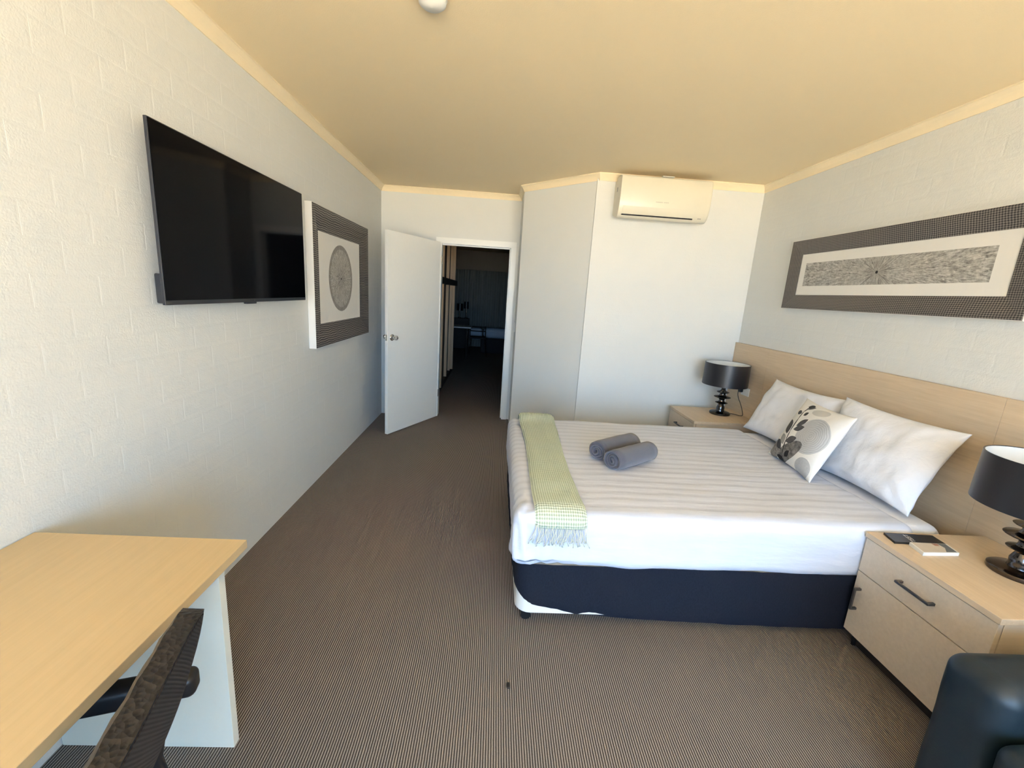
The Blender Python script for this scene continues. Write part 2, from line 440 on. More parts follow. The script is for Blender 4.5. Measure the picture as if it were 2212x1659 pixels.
def struct(o): o['kind'] = 'structure'; return o
struct(MB().box((-0.3, YR-0.2, -0.12), (4.4, FY1+0.2, 0)).obj('floor', M['carpet']))
struct(MB().box((-0.3, YR-0.25, H), (4.4, FY1+0.3, H+0.16)).obj('ceiling', M['ceiling']))
wl = struct(MB().box((-0.25, YR-0.1, 0), (-0.0006, YB+0.11, H)).obj('wall_left', M['wall']))
wr = struct(MB().box((W+0.0006, YR-0.1, 0), (W+0.12, Y2+0.3, H)).obj('wall_right', M['wall']))
wb = struct(MB().box((X2-0.02, Y2+0.0004, 0), (W+0.12, Y2+0.12, H)).obj('wall_back_right', M['wall']))
dx, dy = (X2-X1), (Y2-Y1); L = math.hypot(dx, dy); nx, ny = -dy/L*0.09, dx/L*0.09
struct(MB().prism([(X1, Y1), (X2, Y2), (X2+nx, Y2+ny), (X1+0.09, Y1+0.09*0.42)], 0, H).obj('wall_angled', M['wall_smooth']))
struct(MB().box((X1, Y1, 0), (X1+0.09, FY0, H)).obj('wall_return', M['wall_smooth']))
DX0, DX1, DZ = 0.680, 1.463, 2.033
m = MB(); m.box((-0.25, YB, 0), (DX0-0.02, FY0, H)); m.box((DX1+0.02, YB, 0), (X1, FY0, H)); m.box((DX0-0.02, YB, DZ+0.02), (DX1+0.02, FY0, H))
struct(m.obj('wall_back', M['wall_smooth']))
# glazed wall behind the camera
m = MB(); m.box((-0.25, YR-0.12, 0), (WIN[0], YR, H)); m.box((WIN[1], YR-0.12, 0), (W+0.25, YR, H)); m.box((WIN[0], YR-0.12, WIN[3]), (WIN[1], YR, H)); m.box((WIN[0], YR-0.12, 0), (WIN[1], YR, WIN[2]))
struct(m.obj('wall_front', M['wall_smooth']))
wn = thing('window_1', ((WIN[0]+WIN[1])/2, YR-0.06, WIN[2]), 'aluminium framed window in the front wall', None); wn['kind'] = 'structure'
m = MB()
for a, b in (((WIN[0], WIN[2]), (WIN[0]+0.05, WIN[3])), ((WIN[1]-0.05, WIN[2]), (WIN[1], WIN[3])), ((WIN[0], WIN[3]-0.05), (WIN[1], WIN[3])), ((WIN[0], WIN[2]), (WIN[1], WIN[2]+0.04))):
    m.box((a[0], YR-0.09, a[1]), (b[0], YR-0.04, b[1]))
m.obj('window_frame', M['aluminium'], wn)
for xm in (1.27, 2.40): MB().box((xm-0.025, YR-0.085, WIN[2]+0.04), (xm+0.025, YR-0.045, WIN[3]-0.05)).obj('mullion', M['aluminium'], wn)
g = MB().box((-60, -80, -0.32), (60, 60, -0.13)).obj('ground', M['ground']); g['kind'] = 'structure'

# blocks of the painted walls, laid in running bond
BL_, BH_, JT = 0.2145, 0.1, 0.005
brick_cache = {}
def brick_mesh(l, h, mode):
    key = (round(l, 4), round(h, 4), mode)
    if key in brick_cache: return brick_cache[key]
    b = 0.006; c = 0.011; d = 0.0016; e = 0.00018 if mode == 'B' else 0.0003
    # local: a along wall, z up, n towards room
    pts = [(0, 0, -0.004), (l, 0, -0.004), (l, h, -0.004), (0, h, -0.004), (0, 0, d-e), (l, 0, d-e), (l, h, d-e), (0, h, d-e),
           (b, c, d), (l-b, c, d), (l-b, h-c, d), (b, h-c, d)]
    if mode == 'L': vs = [(n_, a, z) for a, z, n_ in pts]
    elif mode == 'R': vs = [(-n_, a, z) for a, z, n_ in pts]
    else: vs = [(a, -n_, z) for a, z, n_ in pts]
    fs = [(0, 1, 5, 4), (1, 2, 6, 5), (2, 3, 7, 6), (3, 0, 4, 7), (4, 5, 9, 8), (5, 6, 10, 9), (6, 7, 11, 10), (7, 4, 8, 11), (8, 9, 10, 11), (0, 3, 2, 1)]
    me = bpy.data.meshes.new('brick'); me.from_pydata(vs, [], fs)
    bm = bmesh.new(); bm.from_mesh(me); bmesh.ops.recalc_face_normals(bm, faces=bm.faces); bm.to_mesh(me); bm.free()
    me.materials.append(M['wall']); brick_cache[key] = me
    return me
def bricks(wall, mode, base, a0, a1, phase, see):
    items = []
    nr = int(math.ceil(H/BH_))
    for r in range(nr):
        z0 = r*BH_; z1 = min(z0+BH_-JT, H-0.001)
        off = phase+(0.5*BL_ if r % 2 else 0)
        k = math.floor((a0-off)/BL_)
        while off+k*BL_ < a1:
            s = max(off+k*BL_, a0); e = min(off+(k+1)*BL_-JT, a1); k += 1
            if e-s < 0.02: continue
            items.append((s, z0, e-s, z1-z0))
    def pt(a, z): return Vector({'L': (base, a, z), 'R': (base, a, z), 'B': (a, base, z)}[mode])
    vis = []; rest = []
    for it in items:
        c = pt(it[0]+it[2]/2, it[1]+it[3]/2)
        (vis if see(it, c) else rest).append((it, (c-CAM).length))
    vis.sort(key=lambda q: q[1])
    rest = rest+vis[300:]; vis = vis[:300]
    wl_ = Vector(wall.location)
    for it, _ in vis:
        o = bpy.data.objects.new('brick', brick_mesh(it[2], it[3], mode)); COL.objects.link(o)
        o.parent = wall; o.location = pt(it[0], it[1])-wl_
    m = MB()
    for it, _ in rest:
        me = brick_mesh(it[2], it[3], mode); o = pt(it[0], it[1])
        m.add([tuple(v.co+o) for v in me.vertices], [tuple(q.vertices) for q in me.polygons])
    if rest:
        o = m.obj('brick_field', M['wall'], wall); o['kind'] = 'stuff'
bricks(wl, 'L', -0.0016, YR, YB, 0.005, lambda it, c: c.y > 0.9)
bricks(wr, 'R', W+0.0016, YR, Y2, 0.055, lambda it, c: c.y > 1.45 and c.z > 1.15)
bricks(wb, 'B', Y2+0.0016, X2, W, 0.03, lambda it, c: c.z > 0.45)

# cornice, one mitred length per wall
poly = [(0, YR), (0, YB), (X1, YB), (X1, Y1), (X2, Y2), (W, Y2), (W, YR)]
def offset(d):
    n = len(poly); out = []
    for i in range(n):
        p0 = Vector(poly[i-1]); p1 = Vector(poly[i]); p2 = Vector(poly[(i+1) % n])
        a = (p1-p0).normalized(); b = (p2-p1).normalized()
        na = Vector((a.y, -a.x)); nb = Vector((b.y, -b.x))
        mm = (na+nb).normalized(); out.append(p1+mm*(d/max(0.2, mm.dot(na))))
    return out
prof = [(0.0, 0.0583), (0.006, 0.0583), (0.009, 0.050), (0.014, 0.037), (0.022, 0.024), (0.031, 0.014), (0.037, 0.009), (0.0414, 0.008), (0.0414, 0.0)]
offs = [offset(d) for d, h in prof]
for i in range(len(poly)):
    j = (i+1) % len(poly); vs = []
    for k, (d, h) in enumerate(prof):
        vs += [(*offs[k][i], H-h), (*offs[k][j], H-h)]
    mm = MB().add(vs, [(2*k, 2*k+1, 2*k+3, 2*k+2) for k in range(len(prof)-1)])
    struct(mm.obj('trim_%d' % (i+1), M['cornice']))

# ------------------------------------------------------------------ door
dr = thing('door_1', (DX0, YB, 0), 'white flush door standing open beside its white frame', None); dr['kind'] = 'structure'
m = MB()
m.box((0.615, YB-0.018, 0), (DX0-0.004, YB, 2.040)); m.box((DX1+0.004, YB-0.018, 0), (1.525, YB, 2.040)); m.box((0.615, YB-0.018, DZ+0.004), (1.525, YB, 2.097))
m.obj('architrave', M['white'], dr)
m = MB(); m.box((DX0-0.02, YB-0.006, 0), (DX0, FY0+0.006, DZ)); m.box((DX1, YB-0.006, 0), (DX1+0.02, FY0+0.006, DZ)); m.box((DX0-0.02, YB-0.006, DZ), (DX1+0.02, FY0+0.006, DZ+0.02))
m.obj('door_jamb', M['white'], dr)
m = MB(); m.box((DX1-0.012, YB+0.045, 0), (DX1, YB+0.075, DZ)); m.box((DX0, YB+0.045, DZ-0.012), (DX1, YB+0.075, DZ)); m.obj('door_stop', M['white'], dr)
fr = Vector((0.272, 4.247)); hg = Vector((0.672, 4.985)); ud = (hg-fr).normalized(); nd = Vector((ud.y, -ud.x)); Ld = (hg-fr).length
leaf = MB().box((0, 0, 0.012), (Ld, 0.036, 2.043), 0.002)
MT = Matrix(((ud.x, -nd.x, 0, fr.x), (ud.y, -nd.y, 0, fr.y), (0, 0, 1, 0), (0, 0, 0, 1)))
leaf.xform(MT); lf = leaf.obj('door_leaf', M['white'], dr)
for sd_, dep in ((-1, 0), (1, 0.036)):
    kp = MB().lathe([(0.0, 0), (0.033, 0), (0.033, 0.004), (0.028, 0.009), (0.012, 0.011), (0.011, 0.030), (0.018, 0.034), (0.026, 0.042), (0.027, 0.052), (0.022, 0.062), (0.0, 0.066)], (0, 0, 0), 24)
    R = Matrix.Rotation(PI/2 if sd_ < 0 else -PI/2, 4, 'X')
    kp.xform(MT @ Matrix.Translation((0.062, dep, 1.020)) @ R); kp.obj('door_knob', M['chrome'], lf, smooth='auto')
kp = MB().box((-0.0015, 0.007, 0.99), (0.001, 0.029, 1.05)); kp.xform(MT); kp.obj('latch_plate', M['chrome'], lf)
for hz_ in (0.25, 1.80):
    MB().tube([(DX0+0.001, YB-0.012, hz_), (DX0+0.001, YB-0.012, hz_+0.09)], 0.006).obj('hinge', M['chrome'], dr)
sw = thing('light_switch', (X1, 4.86, 1.10), 'small white light switch on the wall strip right of the door frame', 'switch')
MB().box((X1-0.008, 4.825, 1.10), (X1, 4.895, 1.215), 0.002).obj('switch_plate', M['plastic_w'], sw)
MB().box((X1-0.012, 4.85, 1.15), (X1-0.008, 4.87, 1.175)).obj('rocker', M['plastic_w'], sw)

# ------------------------------------------------------------------ bed
bed = thing('bed', (2.49, 2.42, 0), 'ensemble bed base and mattress with a navy valance on castors', 'bed')
BX0, BX1, BY0, BY1 = 1.49, 3.50, 1.70, 3.155

# valance: rounded outline with a bottom hem that rides up at the foot corner
def rrect(x0, y0, x1, y1, r, step=0.03):
    pts = []
    def line(a, b):
        n = max(1, int((Vector(b)-Vector(a)).length/step))
        for k in range(n): pts.append(tuple(Vector(a).lerp(Vector(b), k/n)))
    def arc(cx, cy, t0, t1):
        for k in range(6): th = t0+(t1-t0)*k/6; pts.append((cx+r*math.cos(th), cy+r*math.sin(th)))
    line((x0+r, y0), (x1-r, y0)); arc(x1-r, y0+r, -PI/2, 0); line((x1, y0+r), (x1, y1-r)); arc(x1-r, y1-r, 0, PI/2)
    line((x1-r, y1), (x0+r, y1)); arc(x0+r, y1-r, PI/2, PI); line((x0, y1-r), (x0, y0+r)); arc(x0+r, y0+r, PI, 1.5*PI)
    return pts
def hem(x, y):
    s = max(x-BX0, 0)+max(y-BY0, 0)
    if y < BY0+0.09 or x < BX0+0.09:
        d = (x-BX0) if y < BY0+0.05 else -(y-BY0)
        if d >= 0:
            tb = [(0, .158), (.05, .128), (.12, .106), (.26, .076), (.45, .063), (.64, .052), (1.1, .037), (2.1, .030)]
        else:
            d = -d; tb = [(0, .150), (.07, .165), (.2, .11), (.5, .06), (1.6, .05)]
        for (a, b) in zip(tb[:-1], tb[1:]):
            if a[0] <= d <= b[0]: return a[1]+(b[1]-a[1])*(d-a[0])/(b[0]-a[0])
    return 0.035
MB().prism(rrect(BX0+0.006, BY0+0.006, BX1-0.006, BY1-0.006, 0.070), 0.076, 0.33).obj('base_box', M['plastic_w'], bed, smooth='auto')
out = rrect(BX0, BY0, BX1, BY1, 0.075); NR = 9; vs = []; fs = []
for (x, y) in out:
    zb = hem(x, y); cxn = Vector((x-2.49, y-2.42)).normalized()
    for k in range(NR):
        z = zb+(0.335-zb)*k/(NR-1); w = 0.004*nz((x, y, z), 9)+0.003*nz((x, y, z*0.3), 26)
        ins = 0.010*(k == 0)
        vs.append((x+cxn.x*(w-ins), y+cxn.y*(w-ins), z))
n = len(out)
for i in range(n):
    for k in range(NR-1): fs.append((i*NR+k, ((i+1) % n)*NR+k, ((i+1) % n)*NR+k+1, i*NR+k+1))
MB().add(vs, fs).obj('valance', M['valance'], bed, smooth=True)
MB().rbox((1.495, 1.712, 0.325), (3.50, 3.145, 0.578), 0.06, (20, 16, 3), 4, lambda p, nn: nn*0.004*nz(p, 6)).obj('mattress', M['cotton'], bed, smooth=True)
for (x, y) in ((1.555, 1.775), (3.35, 1.775), (1.555, 3.07), (3.35, 3.07)):
    c = MB(); c.tube([(x-0.004, y, 0.078), (x-0.004, y, 0.05)], 0.012); c.rbox((x-0.022, y-0.014, 0.03), (x+0.012, y+0.014, 0.06), 0.008, (1, 1, 1), 2)
    co = c.obj('castor', M['plastic_k'], bed, smooth=True)
    w = MB()
    for s_ in (-1, 1): w.tube([(x-0.002, y+s_*0.017-0.007, 0.026), (x-0.002, y+s_*0.017+0.007, 0.026)], 0.026, 16)
    w.obj('castor_wheel', M['plastic_k'], co, smooth='auto')

def cover_disp(p, nn):
    q = Vector(p)
    side = 1-min(1, max(0, (q.z-0.34)/0.2))
    d = 0.006*nz(q, 3.2)+0.004*nz((q.x*0.4, q.y, q.z), 9, 2)
    if q.y < 1.76 and q.z < 0.56:
        d += 0.004*nz((q.x, 0, q.z*0.6), 5, 5)
    cr = math.exp(-((q.x-1.50)**2+(q.y-1.72)**2)/0.010)
    d += cr*(0.010+0.009*nz((q.x*3, q.y*3, q.z*0.7), 11, 3)+0.006*math.sin(q.z*18+q.x*60-q.y*60))
    cr2 = math.exp(-((q.x-1.50)**2+(q.y-1.72)**2)/0.05)
    d += cr2*0.006*math.sin((q.x-q.y)*85+q.z*22)*(1 if q.z < 0.57 else 0.3)
    off = nn*d
    if q.z < 0.36: off = off+Vector((0, 0, 0.006*nz((q.x, q.y, 0), 7, 9)+0.012*cr2))
    return off
cv = MB().rbox((1.468, 1.686, 0.318), (3.335, 3.175, 0.592), 0.055, (70, 56, 9), 5, cover_disp, skip=((2, 0), (0, 1)))
tag(cv.obj('bed_cover', M['linen_stripe'], smooth=True), 'white satin-stripe bed cover tucked over the mattress', 'bed cover')

# headboard: three laminate panels fixed along the right wall
hb = thing('headboard', (W-0.015, 2.4, 0), 'long oak laminate headboard running along the right wall behind bed and bedside tables', 'headboard')
for (a, b) in ((Y2-0.004, 3.449), (3.446, 1.762), (1.759, 0.62)):
    lo, hi = min(a, b), max(a, b)
    MB().box((W-0.030, lo-0.0010, 0.0), (W-0.001, hi+0.0010, 1.208), 0.0012).obj('panel', M['oak'], hb)

# throw
def throw_z(y):
    return 0
path = []
for k in range(7): path.append((3.202+0.004*k/6, 0.38+0.17*k/6))
for k in range(1, 8):
    th = k/8*PI/2; path.append((3.206-0.06*(1-math.cos(th)), 0.555+0.062*math.sin(th)))
for k in range(0, 41):
    y = 3.14-(3.14-1.745)*k/40; path.append((y, 0.603+0.020*math.exp(-((y-3.10)/0.06)**2)+0.002*math.sin(y*23)))
for k in range(1, 8):
    th = k/8*PI/2; path.append((1.745-0.068*math.sin(th), 0.603-0.055*(1-math.cos(th))))
path.append((1.675, 0.540))
arc = [0]
for a, b in zip(path[:-1], path[1:]): arc.append(arc[-1]+math.hypot(b[0]-a[0], b[1]-a[1]))
NU = 15; vs = []; fs = []; uvs = []
for lay in (0, 1):
    for i, (y, z) in enumerate(path):
        a = path[max(i-1, 0)]; b = path[min(i+1, len(path)-1)]
        tv = Vector((b[0]-a[0], b[1]-a[1])).normalized(); nv = Vector((tv.y, -tv.x))
        if nv.y < 0 and abs(nv.y) > 0.3: nv = -nv
        if abs(nv.y) <= 0.3: nv = Vector((1, 0)) if y > 2.5 else Vector((-1, 0))
        s = arc[i]/arc[-1]
        x0 = 1.556-0.006*math.sin(s*9); x1 = 1.812-0.034*s+0.010*math.sin(s*PI*2.2)
        for j in range(NU):
            u = j/(NU-1); e = 1-abs(2*u-1)**6
            off = (0.017*e**0.6+0.003*nz((u*3, s*9, 0), 3))*(1-lay)+0.001
            vs.append((x0+(x1-x0)*u, y+nv.x*off, z+nv.y*off)); uvs.append((u*0.25, arc[i]))
n0 = len(path)*NU
for i in range(len(path)-1):
    for j in range(NU-1):
        q = (i*NU+j, i*NU+j+1, (i+1)*NU+j+1, (i+1)*NU+j); fs.append(q); fs.append(tuple(n0+k for k in q[::-1]))
for i in range(len(path)-1):
    for j in (0, NU-1): fs.append((i*NU+j, (i+1)*NU+j, n0+(i+1)*NU+j, n0+i*NU+j))
for i in (0, len(path)-1):
    for j in range(NU-1): fs.append((i*NU+j, i*NU+j+1, n0+i*NU+j+1, n0+i*NU+j))
th_ = thing('throw_blanket', (1.68, 2.4, 0.594), 'pale green waffle-weave throw with fringe laid across the foot of the bed', 'throw')
MB().add(vs, fs, uvs).obj('woven_cloth', M['throw'], th_, smooth=True)
fm = MB()
for k in range(64):
    x = 1.552+0.226*(k+0.5)/64+random.uniform(-.002, .002)
    dxe = random.uniform(-0.016, 0.016)+0.03*((k/63-0.5)**3)*4
    Lf = random.uniform(0.075, 0.105); pts = []
    for q in range(7):
        s = q/6; pts.append((x+dxe*s*s+0.004*math.sin(s*7+k), 1.668-0.006*math.sin(s*PI)-0.002*(k % 3), 0.552-Lf*s))
    fm.tube(pts, [0.0016]*6+[0.0026], 5)
fo = fm.obj('fringe', M['fringe'], th_, smooth=True); fo['kind'] = 'stuff'; fo['label'] = 'cream knotted yarn fringe'

# towels
def towel(c, ang, label, seed, zl=0.597):
    turns = 3.6; n = 90; rm = 0.062; Lt = 0.34
    outp = []; inn = []
    for i in range(n+1):
        s = i/n; th = s*turns*2*PI; r = 0.010+(rm-0.010)*s
        r *= 1+0.05*math.sin(th*2+seed)*(0.4+0.6*s)
        hw = 0.0054
        sq = 0.92
        outp.append(((r+hw)*math.cos(th), (r+hw)*math.sin(th)*sq)); inn.append(((r-hw)*math.cos(th), (r-hw)*math.sin(th)*sq))
    loopp = outp+inn[::-1]; m_ = len(loopp); NL = 9; vs = []; fs = []
    for k in range(NL):
        s = k/(NL-1)
        for i, (a, b) in enumerate(loopp):
            ii = i if i <= n else 2*n+1-i
            cone = 0.014*math.sin(ii*0.21+seed)*(1-ii/n)+0.010*(ii/n)*math.sin(ii*0.09+seed)
            x = -Lt/2+Lt*s
            if k == 0: x += cone
            if k == NL-1: x += cone*0.7
            bul = 1+0.05*math.sin(PI*s)
            vs.append((x, a*bul+0.003*nz((a, b, s), 12, seed), b*bul+0.003*nz((s, a, b), 12, seed+4)))
    for k in range(NL-1):
        for i in range(m_):
            fs.append((k*m_+i, k*m_+(i+1) % m_, (k+1)*m_+(i+1) % m_, (k+1)*m_+i))
    for k in (0, NL-1):
        for i in range(n):
            q = (k*m_+i, k*m_+i+1, k*m_+2*n+1-i-1, k*m_+2*n+1-i); fs.append(q)
    m = MB().add(vs, fs)
    mz = min(v[2] for v in m.v)
    m.xform(Matrix.Translation((c[0], c[1], zl-mz)) @ Matrix.Rotation(ang, 4, 'Z'))
    return tag(m.obj('rolled_towel', M['towel'], smooth=True), label, 'towel', 'rolled towels on the bed')
towel((2.105, 2.445), math.radians(36), 'charcoal rolled towel with loosely coiled end, lying behind its twin', 1.0)
towel((2.165, 2.305), math.radians(35), 'charcoal rolled towel with tightly closed end, lying in front of its twin', 2.6)

# pillows
def pillow(w, h, tk, M4, matl, nu=30, nv=22, pinch=0.05, seed=0, uvm=False, wr=0.010, flat=0.0):
    vs = []; uvs = []; fs = []
    def P(u, v, sgn):
        x = w/2*u*(1-pinch*(1-v*v)*abs(u)**3); y = h/2*v*(1-pinch*(1-u*u)*abs(v)**3)
        e = max(0.0, (1-abs(u)**3.2)*(1-abs(v)**3.2))
        z = tk/2*e**0.6
        z += wr*e**0.3*(nz((u*1.2, v*1.2, sgn), 2.2, seed)+0.55*nz((u*2, v*0.8, sgn), 4.5, seed+3))
        # seams pull folds in from the corners
        z += wr*0.6*e**0.2*math.sin((u*u-v*v)*9+seed)*abs(u*v)
        return Vector((x, y, sgn*max(z, 0.0035)+flat*u*v))
    for sgn in (1, -1):
        for i in range(nu+1):
            for j in range(nv+1):
                u = math.sin((2*i/nu-1)*PI/2)*0.5+(2*i/nu-1)*0.5; v = math.sin((2*j/nv-1)*PI/2)*0.5+(2*j/nv-1)*0.5
                vs.append(P(u, v, sgn)); uvs.append((u/2+0.5, v/2+0.5))
    o = (nu+1)*(nv+1)
    for i in range(nu):
        for j in range(nv):
            q = (i*(nv+1)+j, (i+1)*(nv+1)+j, (i+1)*(nv+1)+j+1, i*(nv+1)+j+1); fs.append(q); fs.append(tuple(o+k for k in q[::-1]))
    rim = [(i*(nv+1)) for i in range(nu+1)]+[nu*(nv+1)+j for j in range(1, nv+1)]+[i*(nv+1)+nv for i in range(nu-1, -1, -1)]+[j for j in range(nv-1, 0, -1)]
    for a, b in zip(rim, rim[1:]+rim[:1]): fs.append((a, b, o+b, o+a))
    m = MB().add(vs, fs, uvs if uvm else None); m.xform(M4); return m
def lean(cx, cy, cz, ydir, updir):
    # local x -> ydir, local y -> updir, local z -> towards the foot of the bed
    a = Vector(ydir).normalized(); b = Vector(updir); b = (b-a*b.dot(a)).normalized(); c = a.cross(b)
    return Matrix(((a.x, b.x, c.x, cx), (a.y, b.y, c.y, cy), (a.z, b.z, c.z, cz), (0, 0, 0, 1)))
pm = pillow(0.74, 0.45, 0.17, lean(3.470, 2.825, 0.797, (0.0, -1, 0.0), (0.36, 0.09, 0.93)), 'cotton', seed=1.3, flat=0.02, wr=0.014, pinch=0.09, nu=44, nv=32)
tag(pm.obj('pillow', M['cotton'], smooth=True), 'white pillow with a flopped corner, beside the far bedside table', 'pillow', 'white bed pillows')
pm = pillow(0.655, 0.47, 0.18, lean(3.462, 2.128, 0.808, (0.03, -1, 0.0), (0.36, -0.02, 0.93)), 'cotton', seed=5.1, flat=-0.02, wr=0.013, pinch=0.08, nu=44, nv=32)
tag(pm.obj('pillow', M['cotton'], smooth=True), 'plump white pillow whose pointed corner is next to the near lamp', 'pillow', 'white bed pillows')
cb = (Vector((3.222, 2.602, 0.602))+Vector((3.172, 2.189, 0.602)))/2
ct = (Vector((3.385, 2.575, 0.915))+Vector((3.29, 2.135, 0.945)))/2
cm = pillow(0.455, 0.43, 0.11, lean(*((cb+ct)/2+Vector((-0.006, 0, 0.022))), (-0.12, -1, 0.0), tuple(ct-cb)), 'cushion', pinch=0.07, seed=8, uvm=True, wr=0.004)
tag(cm.obj('scatter_cushion', M['cushion'], smooth=True), 'square cushion printed with grey circles and a dark leafy stem', 'cushion')

# ------------------------------------------------------------------ bedside tables and lamps
def bedside(y0, y1, xf, label):
    t0 = thing('bedside_table', ((xf+W-0.03)/2, (y0+y1)/2, 0), label, 'bedside table', 'bedside tables')
    zt = 0.574; xb = W-0.033
    MB().box((xf+0.022, y0+0.006, 0.06), (xb, y1-0.006, zt-0.024), 0.001).obj('cabinet_body', M['oak_x'], t0)
    MB().box((xf-0.004, y0, zt-0.024), (xb, y1, zt), 0.002).obj('table_top', M['oak'], t0)
    d = MB().box((xf, y0+0.006, 0.384), (xf+0.018, y1-0.006, zt-0.027), 0.0015).obj('drawer_front', M['oak_x'], t0)
    yc = (y0+y1)/2
    def handle(par, p0, p1):
        h = MB(); p0 = Vector(p0); p1 = Vector(p1); out_ = Vector((-0.026, 0, 0)); ax = (p1-p0).normalized()
        lo = Vector([min(p0[i], p1[i]) for i in range(3)]); hi = Vector([max(p0[i], p1[i]) for i in range(3)])
        h.box(tuple(lo+out_-Vector((0.005, 0.005, 0.005))), tuple(hi+out_+Vector((0.003, 0.005, 0.005))), 0.001)
        for q in (p0, p1): h.box((q.x-0.024, q.y-0.005, q.z-0.005), (q.x+0.001, q.y+0.005, q.z+0.005))
        h.obj('handle', M['gunmetal'], par)
    handle(d, (xf, yc-0.065, 0.466), (xf, yc+0.065, 0.466))
    dd = MB().box((xf, y0+0.006, 0.074), (xf+0.018, y1-0.006, 0.380), 0.0015).obj('door', M['oak_x'], t0)
    handle(dd, (xf, y1-0.040, 0.205), (xf, y1-0.040, 0.305))
    MB().box((xf+0.05, y0+0.02, 0.0), (xb-0.02, y1-0.02, 0.06)).obj('plinth', M['dark_timber'], t0)
    for yy in (y0+0.03, y1-0.03): MB().tube([(xf+0.045, yy, 0.062), (xf+0.045, yy, 0)], [0.012, 0.009], 10).obj('leg', M['plastic_k'], t0)
    return t0
bedside(1.152, 1.682, 3.068, 'oak bedside table holding a white book and black folder, next to the armchair')
bedside(3.364, 3.874, 3.050, 'oak bedside table in the corner below the air conditioner')

def lamp(c, label, wire):
    t0 = thing('table_lamp', c, label, 'lamp', 'bedside lamps')
    pr = [(0, 0), (0.086, 0), (0.088, 0.004), (0.087, 0.016), (0.080, 0.021), (0.060, 0.024), (0.036, 0.030), (0.033, 0.045), (0.034, 0.062), (0.028, 0.078), (0.023, 0.090),
          (0.025, 0.096), (0.050, 0.104), (0.053, 0.107), (0.050, 0.110), (0.028, 0.117), (0.023, 0.128), (0.024, 0.138), (0.030, 0.146), (0.068, 0.157), (0.071, 0.160), (0.068, 0.163),
          (0.032, 0.172), (0.024, 0.184), (0.025, 0.194), (0.050, 0.202), (0.053, 0.205), (0.050, 0.208), (0.026, 0.216), (0.018, 0.228), (0.017, 0.305), (0, 0.305)]
    MB().lathe(pr, c, 40).obj('lamp_base', M['nickel'], t0, smooth='auto')
    z0, z1, r0, r1 = 0.272, 0.468, 0.188, 0.184
    MB().lathe([(r0, z0), (r1, z1), (r1-0.004, z1), (r0-0.004, z0)], c, 56, closed=True).obj('lamp_shade', M['shade'], t0, smooth='auto')
    MB().lathe([(r0-0.0045, z0+0.002), (r1-0.0045, z1-0.002), (r1-0.0055, z1-0.002), (r0-0.0055, z0+0.002)], c, 56, closed=True).obj('shade_lining', M['shade_in'], t0, smooth='auto')
    sp = MB()
    for k in range(3):
        a = k*2*PI/3+0.4; sp.tube([(c[0]+0.012*math.cos(a), c[1]+0.012*math.sin(a), c[2]+0.332), (c[0]+(r0-0.006)*math.cos(a), c[1]+(r0-0.006)*math.sin(a), c[2]+0.345)], 0.0018, 6)
    sp.lathe([(0.020, 0.300), (0.020, 0.342), (0.014, 0.344), (0, 0.344)], c, 16); sp.obj('shade_carrier', M['chrome'], t0, smooth='auto')
    MB().lathe([(0, 0.342), (0.013, 0.344), (0.015, 0.358), (0.028, 0.380), (0.031, 0.400), (0.024, 0.420), (0.0, 0.430)], c, 20).obj('bulb', M['plastic_w'], t0, smooth=True)
    if wire:
        MB().tube(wire, 0.0028, 8).obj('power_cord', M['plastic_k'], t0, smooth=True)
        e = Vector(wire[-1])
        MB().rbox((e.x-0.012, e.y-0.018, e.z-0.018), (e.x+0.022, e.y+0.018, e.z+0.018), 0.008, (1, 1, 1), 2).obj('plug', M['plastic_k'], t0, smooth=True)
    return t0
def bez(pts, n=8):
    out = []
    P = [Vector(p) for p in pts]; P = [P[0]]+P+[P[-1]]
    for i in range(1, len(P)-2):
        for k in range(n):
            t_ = k/n; a, b, c_, d_ = P[i-1], P[i], P[i+1], P[i+2]
            out.append(0.5*((2*b)+(-a+c_)*t_+(2*a-5*b+4*c_-d_)*t_*t_+(-a+3*b-3*c_+d_)*t_**3))
    out.append(P[-2]); return out
wire = bez([(3.50, 3.675, 0.580), (3.545, 3.655, 0.580), (3.582, 3.61, 0.579), (3.600, 3.60, 0.592), (3.598, 3.64, 0.66), (3.590, 3.70, 0.735), (3.592, 3.715, 0.785), (3.602, 3.708, 0.796)])
lamp((3.420, 3.660, 0.574), 'dark drum-shade lamp with coiled cord plugged into the headboard, by the corner', wire)
lamp((3.437, 1.405, 0.574), 'dark drum-shade lamp standing beside the white book', None)
so = thing('power_outlet', (W-0.030, 3.665, 0.745), 'white double power outlet set into the headboard', 'outlet')
MB().box((W-0.040, 3.612, 0.755), (W-0.030, 3.728, 0.828), 0.002).obj('outlet_plate', M['plastic_w'], so)
for yy in (3.640, 3.70): MB().box((W-0.043, yy-0.008, 0.806), (W-0.040, yy+0.008, 0.818)).obj('switch_rocker', M['plastic_w'], so)

